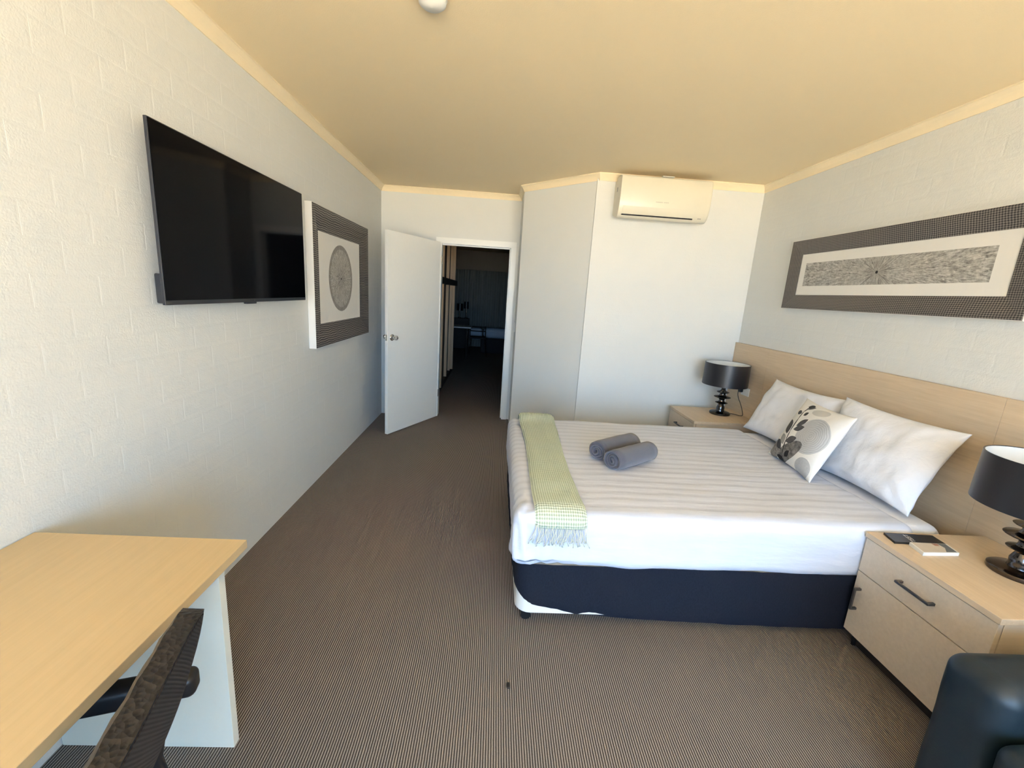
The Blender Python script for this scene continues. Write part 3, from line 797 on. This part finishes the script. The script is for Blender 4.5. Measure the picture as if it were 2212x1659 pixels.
zt = 0.574
fo = thing('compendium', (3.23, 1.622, zt), 'slim black folder with white lettering lying on the bedside table', 'folder')
fc = [Vector((3.112, 1.596)), Vector((3.337, 1.592)), Vector((3.342, 1.648)), Vector((3.130, 1.655))]
def slab(poly, z0, z1): return MB().prism([tuple(p) for p in poly], z0, z1)
fc = [Vector((3.108, 1.588)), Vector((3.336, 1.582)), Vector((3.345, 1.652)), Vector((3.126, 1.662))]
slab(fc, zt, zt+0.010).obj('cover', M['plastic_k'], fo)
lm = MB()
def fq(s, v):
    a = fc[0].lerp(fc[1], s); b = fc[3].lerp(fc[2], s); return a.lerp(b, v)
def fbar(s0, s1, v0, v1):
    q = [fq(s0, v0), fq(s1, v0), fq(s1, v1), fq(s0, v1)]
    lm.add([(p_.x, p_.y, zt+0.0103) for p_ in q], [(0, 1, 2, 3)])
for k in range(4):
    v0 = 0.10+0.20*k; v1 = v0+0.17
    if k % 3 == 0: fbar(0.35, 0.44, v0+0.06, v0+0.11); fbar(0.35, 0.37, v0, v1)
    else:
        fbar(0.35, 0.365, v0, v1); fbar(0.39, 0.405, v0, v1); fbar(0.43, 0.445, v0, v1); fbar(0.35, 0.40, v0, v0+0.035); fbar(0.395, 0.445, v1-0.035, v1)
lm.obj('lettering', M['plastic_w'], fo, fix=False)
bk = thing('book', (3.24, 1.545, zt), 'small white book with a dark corner picture on its cover', 'book')
bc = [Vector((3.150, 1.505)), Vector((3.316, 1.513)), Vector((3.330, 1.578)), Vector((3.166, 1.581))]
slab(bc, zt, zt+0.0145).obj('pages', M['plastic_w'], bk)
def quad(poly, z, name, matl, par): MB().add([(p_[0], p_[1], z) for p_ in poly], [tuple(range(len(poly)))]).obj(name, matl, par, fix=False)
def bq(s, v):
    a = bc[0].lerp(bc[1], s); b = bc[3].lerp(bc[2], s); return a.lerp(b, v)
M['beige'] = plain('beige_cover', (0.62, 0.54, 0.44), 0.6); M['slate'] = plain('slate_print', (0.16, 0.17, 0.17), 0.6); M['rust'] = plain('rust_print', (0.45, 0.22, 0.15), 0.6)
quad([bq(.04, .05), bq(.96, .05), bq(.96, .97), bq(.04, .97)], zt+0.0147, 'cover_print', M['beige'], bk)
quad([bq(.66, .06), bq(.95, .06), bq(.95, .96), bq(.72, .96), bq(.78, .5)], zt+0.0150, 'cover_picture', M['slate'], bk)
quad([bq(.58, .70), bq(.70, .68), bq(.72, .93), bq(.56, .96)], zt+0.0152, 'cover_accent', M['rust'], bk)

# ------------------------------------------------------------------ television
tv = thing('television', (0.035, 2.30, 1.398), 'large black flat television mounted on the left wall', 'television')
TY0, TY1, TZ0, TZ1 = 1.694, 2.906, 1.399, 2.058
MB().box((0.057, TY0, TZ0), (0.069, TY1, TZ1), 0.0015).obj('bezel', M['tv_body'], tv)
MB().box((0.0688, TY0+0.004, TZ0+0.018), (0.0702, TY1-0.004, TZ1-0.004)).obj('screen', M['screen'], tv)
MB().box((0.018, TY0+0.022, TZ0+0.004), (0.052, TY1-0.022, TZ0+0.118), 0.006).obj('rear_housing', M['tv_body'], tv)
MB().box((0.030, TY0+0.30, TZ0+0.118), (0.052, TY1-0.30, TZ0+0.40), 0.006).obj('rear_cover', M['tv_body'], tv)
MB().box((0.004, 2.10, 1.60), (0.030, 2.50, 1.90)).obj('wall_bracket', M['black_metal'], tv)
MB().box((0.050, 2.235, TZ0-0.009), (0.068, 2.325, TZ0+0.001), 0.003).obj('sensor_tab', M['tv_body'], tv)
MB().box((0.0690, 2.300, TZ0+0.007), (0.0696, 2.306, TZ0+0.010)).obj('indicator', M['gunmetal'], tv)

# ------------------------------------------------------------------ pictures
def picture(name, label, mode, y0, y1, z0, z1, bw, depth, inner, fmat, cprint):
    base = 0.0 if mode == 'L' else W
    sg = 1 if mode == 'L' else -1
    t0 = thing(name, (base+sg*0.02, (y0+y1)/2, z0), label, 'picture')
    X = lambda d: base+sg*d
    O = [(y0, z0), (y1, z0), (y1, z1), (y0, z1)]; I = [(y0+bw, z0+bw), (y1-bw, z0+bw), (y1-bw, z1-bw), (y0+bw, z1-bw)]
    for k in range(4):
        a, b = O[k], O[(k+1) % 4]; c, d = I[(k+1) % 4], I[k]
        def lp(p, q, s): return (p[0]+(q[0]-p[0])*s, p[1]+(q[1]-p[1])*s)
        prof = [(0, 0.012), (0, depth), (0.06, depth+0.002), (0.35, depth-0.004), (0.75, inner+0.006), (1.0, inner), (1.0, 0.012)]
        vs = []; fs = []
        for (s, dep) in prof:
            p, q = lp(a, d, s), lp(b, c, s); vs += [(X(dep), *p), (X(dep), *q)]
        n = len(prof)
        for i in range(n): fs.append((2*i, 2*i+1, 2*((i+1) % n)+1, 2*((i+1) % n)))
        fs += [tuple(2*i for i in range(n)), tuple(2*i+1 for i in range(n))[::-1]]
        MB().add(vs, fs).obj('frame_rail', fmat, t0)
    e = 0.003; m = MB()
    for (a, b) in (((y0-e, z0-e), (y1+e, z0)), ((y0-e, z1), (y1+e, z1+e)), ((y0-e, z0), (y0, z1)), ((y1, z0), (y1+e, z1))):
        m.box((min(X(0.002), X(depth-0.001)), a[0], a[1]), (max(X(0.002), X(depth-0.001)), b[0], b[1]))
    m.obj('frame_edge', M['mat_board'], t0)
    xs = sorted((X(0.004), X(inner-0.004)))
    MB().box((xs[0], y0+bw-0.01, z0+bw-0.01), (xs[1], y1-bw+0.01, z1-bw+0.01)).obj('mat_board', M['mat_board'], t0)
    cprint(t0, X(inner-0.0035))
    return t0
def disc(par, x):
    m_ = burst_mat('radial_disc_print', 3.722, 1.558, 0.235); n = 72
    MB().add([(x, 3.722+0.272*math.cos(2*PI*k/n), 1.558+0.268*math.sin(2*PI*k/n)) for k in range(n)], [tuple(range(n))]).obj('circle_print', m_, par, fix=False)
def strip(par, x):
    m_ = burst_mat('radial_strip_print', 2.604, 1.796, 0)
    MB().add([(x, 1.977, 1.721), (x, 1.977, 1.889), (x, 3.230, 1.889), (x, 3.230, 1.721)], [(0, 1, 2, 3)]).obj('strip_print', m_, par, fix=False)
picture('circle_picture', 'picture with a grey circle print in a dark ridged frame beside the television', 'L', 3.096, 4.365, 1.050, 2.048, 0.163, 0.052, 0.020, M['frame_waves'], disc)
picture('panorama_picture', 'long panoramic picture in a dark woven frame above the headboard', 'R', 1.785, 3.388, 1.552, 2.058, 0.103, 0.044, 0.022, M['frame_weave'], strip)

# ------------------------------------------------------------------ air conditioner
ac = thing('air_conditioner', (2.70, Y2-0.1, 2.215), 'white split-system air conditioner mounted high under the ceiling', 'air conditioner')
pf = [(0.0, 2.268), (0.0, 2.538), (0.05, 2.538), (0.06, 2.560), (0.17, 2.560), (0.198, 2.553), (0.209, 2.538), (0.213, 2.45), (0.211, 2.36), (0.205, 2.315), (0.190, 2.268), (0.172, 2.238), (0.155, 2.226), (0.13, 2.222), (0.06, 2.240)]
AX0, AX1 = 2.318, 3.096
vs = []; fs = []; np_ = len(pf)
cy_, cz_ = 0.105, 2.39
secs = [(AX0, 0.985), (AX0+0.006, 1.0), (AX1-0.014, 1.0), (AX1-0.004, 0.985), (AX1, 0.955)]
for (x, k) in secs:
    for (d, z) in pf: vs.append((x, Y2-(d if d <= 0.05 else cy_+(d-cy_)*k), cz_+(z-cz_)*k))
for i in range(len(secs)-1):
    for j in range(np_): fs.append((i*np_+j, i*np_+(j+1) % np_, (i+1)*np_+(j+1) % np_, (i+1)*np_+j))
fs += [tuple(range(np_)), tuple((len(secs)-1)*np_+j for j in range(np_))[::-1]]
M['ac'] = plain('cream_plastic', (0.74, 0.70, 0.57), 0.3, grain=0.01)
body = MB().add(vs, fs).obj('housing', M['ac'], ac, smooth='auto')
def facept(s):  # along the slanted lower face
    a = Vector((0.205, 2.318)); b = Vector((0.170, 2.236)); return a.lerp(b, s)
VX0, VX1 = 2.352, 2.965
m = MB()
a, b = facept(0.10), facept(0.80); nv = Vector((0.92, -0.39))
for (s0, s1, e0, matn, nm) in ((0.06, 0.80, 0.004, 'ac', 'louvre_vane'), (0.80, 0.93, 0.0035, 'dark_slot', 'air_slot')):
    m = MB(); ptsv = []
    for k in range(5):
        s = s0+(s1-s0)*k/4; q = facept(s)+nv*(e0+0.004*math.sin(PI*k/4)*(nm == 'louvre_vane')); ptsv.append(q)
    vs = []
    for q in ptsv: vs += [(VX0, Y2-q.x, q.y), (VX1, Y2-q.x, q.y)]
    for q in ptsv: vs += [(VX0, Y2-q.x+0.012, q.y+0.004), (VX1, Y2-q.x+0.012, q.y+0.004)]
    fs = []
    for k in range(4): fs += [(2*k, 2*k+1, 2*k+3, 2*k+2), (10+2*k, 10+2*k+2, 10+2*k+3, 10+2*k+1)]
    for k in range(4): fs += [(2*k, 2*k+2, 10+2*k+2, 10+2*k), (2*k+1, 10+2*k+1, 10+2*k+3, 2*k+3)]
    fs += [(0, 10, 11, 1), (8, 9, 19, 18)]
    m.add(vs, fs).obj(nm, M[matn], ac, smooth='auto')
for xx in (VX0-0.004, VX1+0.001):
    m = MB()
    q0 = facept(0.30)+nv*0.003; q1 = facept(0.93)+nv*0.003
    m.add([(xx, Y2-q0.x, q0.y), (xx+0.003, Y2-q0.x, q0.y), (xx+0.003, Y2-q1.x, q1.y), (xx, Y2-q1.x, q1.y), (xx, Y2-q0.x+0.01, q0.y), (xx+0.003, Y2-q0.x+0.01, q0.y), (xx+0.003, Y2-q1.x+0.01, q1.y), (xx, Y2-q1.x+0.01, q1.y)],
          [(0, 1, 2, 3), (4, 7, 6, 5), (0, 4, 5, 1), (1, 5, 6, 2), (2, 6, 7, 3), (3, 7, 4, 0)]).obj('vane_gap', M['dark_slot'], ac)
m = MB()
q0 = facept(0.45)+nv*0.004; q1 = facept(0.85)+nv*0.004
for k in range(3):
    x = 3.012+0.010*k
    m.add([(x, Y2-q0.x, q0.y), (x+0.007, Y2-q0.x, q0.y), (x+0.007, Y2-q1.x, q1.y), (x, Y2-q1.x, q1.y)], [(0, 1, 2, 3)])
m.obj('indicator_window', M['grey_print'], ac, fix=False)
m = MB()
M['faint'] = plain('faint_grey_print', (0.52, 0.50, 0.42), 0.5)
for k in range(13):
    if k == 7: continue
    x = 2.625+0.0085*k; m.box((x, Y2-0.2125, 2.352), (x+0.006, Y2-0.2110, 2.358))
m.obj('logo_print', M['faint'], ac)
MB().box((AX0-0.001, Y2-0.105, 2.44), (AX0+0.001, Y2-0.080, 2.475)).obj('side_vent', M['grey_print'], ac)
MB().box((2.66, Y2-0.205, 2.5595), (2.76, Y2-0.12, 2.564)).obj('top_latch', M['plastic_w'], ac)

# ------------------------------------------------------------------ ceiling fitting
sm = thing('smoke_alarm', (1.030, 1.872, 2.56), 'round white smoke alarm on the ceiling', 'smoke alarm')
MB().lathe([(0.056, 0.04), (0.056, 0.030), (0.053, 0.026)], (1.030, 1.872, 2.56), 36).obj('mounting_plate', M['plastic_w'], sm, smooth='auto')
MB().lathe([(0.053, 0.028), (0.051, 0.014), (0.040, 0.005), (0.0, 0.0)], (1.030, 1.872, 2.56), 36).obj('cover', M['plastic_w'], sm, smooth='auto')

# ------------------------------------------------------------------ desk and desk chair
dk = thing('desk', (0.31, 0.45, 0), 'beech-topped desk with white end panels against the left wall', 'desk')
DT = 0.7475
MB().box((0.004, -0.55, DT-0.027), (0.617, 1.182, DT), 0.0015).obj('desk_top', M['desk'], dk)
MB().box((0.004, -0.55, DT-0.0265), (0.6175, 1.1825, DT-0.002)).obj('edge_band', M['desk_side'], dk) if False else None
MB().box((0.004, 1.148, 0.0), (0.546, 1.176, DT-0.027), 0.001).obj('end_panel', M['desk_side'], dk)
MB().box((0.004, -0.54, 0.0), (0.546, -0.512, DT-0.027), 0.001).obj('end_panel', M['desk_side'], dk)
MB().box((0.004, -0.512, 0.10), (0.020, 1.148, 0.62)).obj('modesty_panel', M['desk_side'], dk)

def recl(p):
    return p
ch = thing('desk_chair', (0.628, 0.525, 0), 'black padded desk chair with arms tucked under the desk', 'chair', rz=math.radians(16))
# local frame: chair faces -x, back at +x, width along y
BW = 0.235
def back_pt(s, y, d):  # s 0 bottom .. 1 top
    x = 0.045+0.155*s+0.015*math.sin(PI*s); z = 0.42+0.435*s; return Vector((x+d, y, z-d*0.25))
m = MB(); mr = MB(); ny = 14; ns = 12
def shell(front):
    vs = []; fs = []
    for lay in (0, 1):
        for i in range(ns+1):
            s = i/ns
            for j in range(ny+1):
                v = 2*j/ny-1
                wv = BW*(1-0.10*max(0, s-0.72)**2*8)
                wv = wv*(1.0 if front else 0.975)
                top = (1.0 if front else 0.985)-0.035*abs(v)**10*max(0, (s-0.8)/0.2)
                e = (1-abs(v)**8)*(1-(2*s-1)**10) if True else 1
                d = (-0.016*e**0.5-0.036 if lay else 0.0) if front else (0.005*e**0.5+0.002 if lay else -0.004)
                d += 0.0015*math.sin(v*60+s*40)*(front and lay)
                vs.append(back_pt(s*top, v*wv, d))
    o = (ns+1)*(ny+1)
    for i in range(ns):
        for j in range(ny):
            q = (i*(ny+1)+j, i*(ny+1)+j+1, (i+1)*(ny+1)+j+1, (i+1)*(ny+1)+j); fs.append(q); fs.append(tuple(o+k for k in q[::-1]))
    rim = [j for j in range(ny+1)]+[i*(ny+1)+ny for i in range(1, ns+1)]+[ns*(ny+1)+j for j in range(ny-1, -1, -1)]+[i*(ny+1) for i in range(ns-1, 0, -1)]
    for a, b in zip(rim, rim[1:]+rim[:1]): fs.append((a, b, o+b, o+a))
    return MB().add(vs, fs)
bb = shell(True).obj('backrest', M['croc'], ch, smooth='auto', local=True)
shell(False).obj('back_panel', M['ribbed'], bb, smooth='auto', local=True)
MB().rbox((-0.40, -0.235, 0.40), (0.06, 0.235, 0.475), 0.03, (6, 6, 1), 3).obj('seat', M['croc'], ch, smooth=True, local=True)
for s_ in (-1, 1):
    y = s_*0.262
    a = MB(); a.rbox((-0.26, y-0.024, 0.600), (0.155, y+0.024, 0.655), 0.016, (4, 1, 1), 3)
    ao = a.obj('armrest', M['plastic_k'], ch, smooth=True, local=True)
    MB().tube([(0.125, y+s_*0.022, 0.625), (0.125, y+s_*0.030, 0.625)], 0.010, 12).obj('bolt', M['chrome'], ao, smooth='auto', local=True)
    MB().tube([(-0.24, y, 0.61), (-0.25, y, 0.44), (-0.27, y, 0.0)], 0.013, 10).obj('leg', M['plastic_k'], ch, smooth=True, local=True)
    MB().tube([(0.09, y, 0.61), (0.06, y, 0.44), (0.12, y, 0.0)], 0.013, 10).obj('leg', M['plastic_k'], ch, smooth=True, local=True)
    MB().tube([(-0.25, y, 0.425), (0.065, y, 0.425)], 0.011, 8).obj('side_rail', M['plastic_k'], ch, smooth=True, local=True)

# ------------------------------------------------------------------ armchair
am = thing('armchair', (3.10, 0.55, 0), 'dark teal-black vinyl armchair beside the bedside table', 'armchair')
def puff(amp, sc_=5, seed=0): return lambda p_, nn: nn*amp*nz(p_, sc_, seed)
MB().rbox((2.70, 0.845, 0.05), (3.52, 1.015, 0.600), 0.055, (8, 3, 6), 5, puff(0.008)).obj('arm', M['vinyl'], am, smooth=True)
MB().rbox((2.70, 0.085, 0.05), (3.52, 0.255, 0.600), 0.055, (8, 3, 6), 5, puff(0.008, 5, 3)).obj('arm', M['vinyl'], am, smooth=True)
MB().rbox((2.665, 0.262, 0.27), (3.36, 0.838, 0.492), 0.055, (8, 8, 2), 5, puff(0.010, 4, 5)).obj('seat_cushion', M['vinyl'], am, smooth=True)
MB().rbox((2.70, 0.24, 0.05), (3.50, 0.86, 0.275), 0.02, (4, 4, 2), 3).obj('base', M['vinyl'], am, smooth=True)
MB().rbox((3.34, 0.10, 0.20), (3.60, 1.00, 0.820), 0.075, (3, 8, 6), 5, puff(0.008, 4, 7)).obj('backrest', M['vinyl'], am, smooth=True)
for (x, y) in ((2.76, 0.15), (2.76, 0.95), (3.46, 0.15), (3.46, 0.95)):
    MB().tube([(x, y, 0.055), (x, y, 0)], [0.022, 0.016], 12).obj('leg', M['plastic_k'], am, smooth='auto')

# tiny crumb on the carpet
cr = MB().rbox((1.455, 1.380, 0.0), (1.470, 1.408, 0.007), 0.003, (2, 2, 1), 2, lambda p_, nn: nn*0.0015*nz(p_, 200))
tag(cr.obj('dry_leaf', M['dark_timber'], smooth=True), 'tiny dark dry leaf scrap on the carpet', 'leaf')

# ------------------------------------------------------------------ dark room beyond the door
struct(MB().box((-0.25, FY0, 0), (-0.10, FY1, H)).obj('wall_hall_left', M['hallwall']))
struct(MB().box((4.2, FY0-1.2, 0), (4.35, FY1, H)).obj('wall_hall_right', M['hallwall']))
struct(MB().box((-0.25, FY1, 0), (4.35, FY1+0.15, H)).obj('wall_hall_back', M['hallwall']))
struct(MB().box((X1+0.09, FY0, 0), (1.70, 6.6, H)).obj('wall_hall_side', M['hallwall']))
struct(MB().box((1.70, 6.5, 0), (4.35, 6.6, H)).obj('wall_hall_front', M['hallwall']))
dv = thing('wardrobe', (0.40, 6.9, 0), 'dark built-in wardrobe with tan timber stiles beyond the doorway', 'wardrobe')
MB().box((0.20, 5.70, 0.0), (0.545, 8.10, 0.085)).obj('plinth', M['dark_timber'], dv)
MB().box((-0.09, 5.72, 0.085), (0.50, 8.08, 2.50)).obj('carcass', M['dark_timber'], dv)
for (x0, x1_, yy) in ((0.50, 0.522, 6.17), (0.528, 0.572, 6.20), (0.50, 0.545, 7.08), (0.50, 0.542, 7.64), (0.50, 0.575, 7.80)):
    MB().box((x0, yy, 0.085), (x1_, yy+0.03, 2.30)).obj('stile', M['tan_timber'], dv)
MB().box((0.50, 5.74, 1.600), (0.590, 8.06, 1.690)).obj('rail', M['dark_timber'], dv)
cu = thing('curtain', (1.4, 11.85, 0), 'grey-green pleated curtain under a pelmet in the dark room', 'curtain')
vs = []; fs = []; nC = 160
for i in range(nC+1):
    x = 0.10+3.0*i/nC; y = 11.82+0.035*math.sin(i*0.9); vs += [(x, y, 0.03), (x, y, 2.10)]
for i in range(nC): fs.append((2*i, 2*i+2, 2*i+3, 2*i+1))
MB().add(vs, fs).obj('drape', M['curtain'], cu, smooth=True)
MB().box((0.02, 11.70, 2.08), (3.2, 11.99, 2.46)).obj('pelmet', M['hallwall'], cu)
tb = thing('dining_table', (0.45, 9.8, 0), 'small white-edged dining table in the dark room', 'table')
MB().box((0.10, 9.42, 0.715), (0.80, 9.90, 0.742), 0.003).obj('table_top', M['plastic_w'], tb)
for (x, y) in ((0.16, 9.50), (0.70, 9.50), (0.16, 9.85), (0.70, 9.85)): MB().tube([(x, y, 0.715), (x, y, 0)], 0.016, 10).obj('leg', M['chrome'], tb, smooth='auto')
dc = thing('dining_chair', (0.93, 10.2, 0), 'metal-legged chair with a curved slatted back beside the dining table', 'chair')
MB().rbox((0.74, 10.0, 0.43), (1.12, 10.38, 0.47), 0.015, (3, 3, 1), 2).obj('seat', M['dark_fabric'], dc, smooth=True)
for (x, y, ex, ey) in ((0.76, 10.02, 0.70, 9.97), (1.10, 10.02, 1.15, 9.97), (0.77, 10.36, 0.72, 10.42), (1.09, 10.36, 1.14, 10.42)):
    MB().tube([(x, y, 0.44), (ex, ey, 0)], 0.010, 8).obj('leg', M['chrome'], dc, smooth='auto')
for zz in (0.62, 0.72):
    MB().tube([(0.75+0.36*k/8, 10.0-0.05*math.sin(PI*k/8), zz) for k in range(9)], 0.012, 8).obj('back_slat', M['black_metal'], dc, smooth='auto')
for x in (0.75, 1.11): MB().tube([(x, 10.01, 0.44), (x, 10.0, 0.74)], 0.011, 8).obj('back_post', M['black_metal'], dc, smooth='auto')
db = thing('day_bed', (1.8, 11.1, 0), 'dark day bed with a pale blue bolster in the dark room', 'day bed')
MB().rbox((0.98, 10.75, 0.0), (2.90, 11.60, 0.36), 0.04, (4, 4, 2), 3).obj('mattress', M['dark_fabric'], db, smooth=True)
MB().rbox((1.03, 10.95, 0.36), (1.70, 11.35, 0.62), 0.11, (6, 4, 2), 4).obj('bolster', M['blue_fabric'], db, smooth=True)
MB().rbox((0.66, 11.00, 0.30), (1.00, 11.35, 0.60), 0.08, (4, 4, 2), 4).obj('cushion', M['blue_fabric'], db, smooth=True)
sbd = thing('sideboard', (0.4, 11.4, 0), 'dark low sideboard by the curtain in the dark room', 'sideboard')
MB().box((0.02, 11.42, 0.0), (0.62, 11.68, 0.80), 0.004).obj('cabinet_body', M['dark_timber'], sbd)
MB().box((0.04, 11.41, 0.06), (0.31, 11.42, 0.76)).obj('door', M['dark_timber'], sbd)
MB().box((0.33, 11.41, 0.06), (0.60, 11.42, 0.76)).obj('door', M['dark_timber'], sbd)
for (x, z, r, lb) in ((0.36, 0.22, 0.085, 'dark lamp with tall shade on the sideboard in the dark room'), (0.53, 0.28, 0.065, 'dark lamp with short shade on the sideboard in the dark room')):
    t0 = thing('sideboard_lamp', (x, 11.55, 0.80), lb, 'lamp', 'lamps on the far sideboard')
    MB().lathe([(0, 0), (0.05, 0), (0.05, 0.012), (0.012, 0.03), (0.010, z)], (x, 11.55, 0.80), 16).obj('lamp_base', M['nickel'], t0, smooth='auto')
    MB().lathe([(r, z-0.02), (r*0.95, z+0.16), (r*0.95-0.004, z+0.16), (r-0.004, z-0.02)], (x, 11.55, 0.80), 24, closed=True).obj('lamp_shade', M['shade'], t0, smooth='auto')
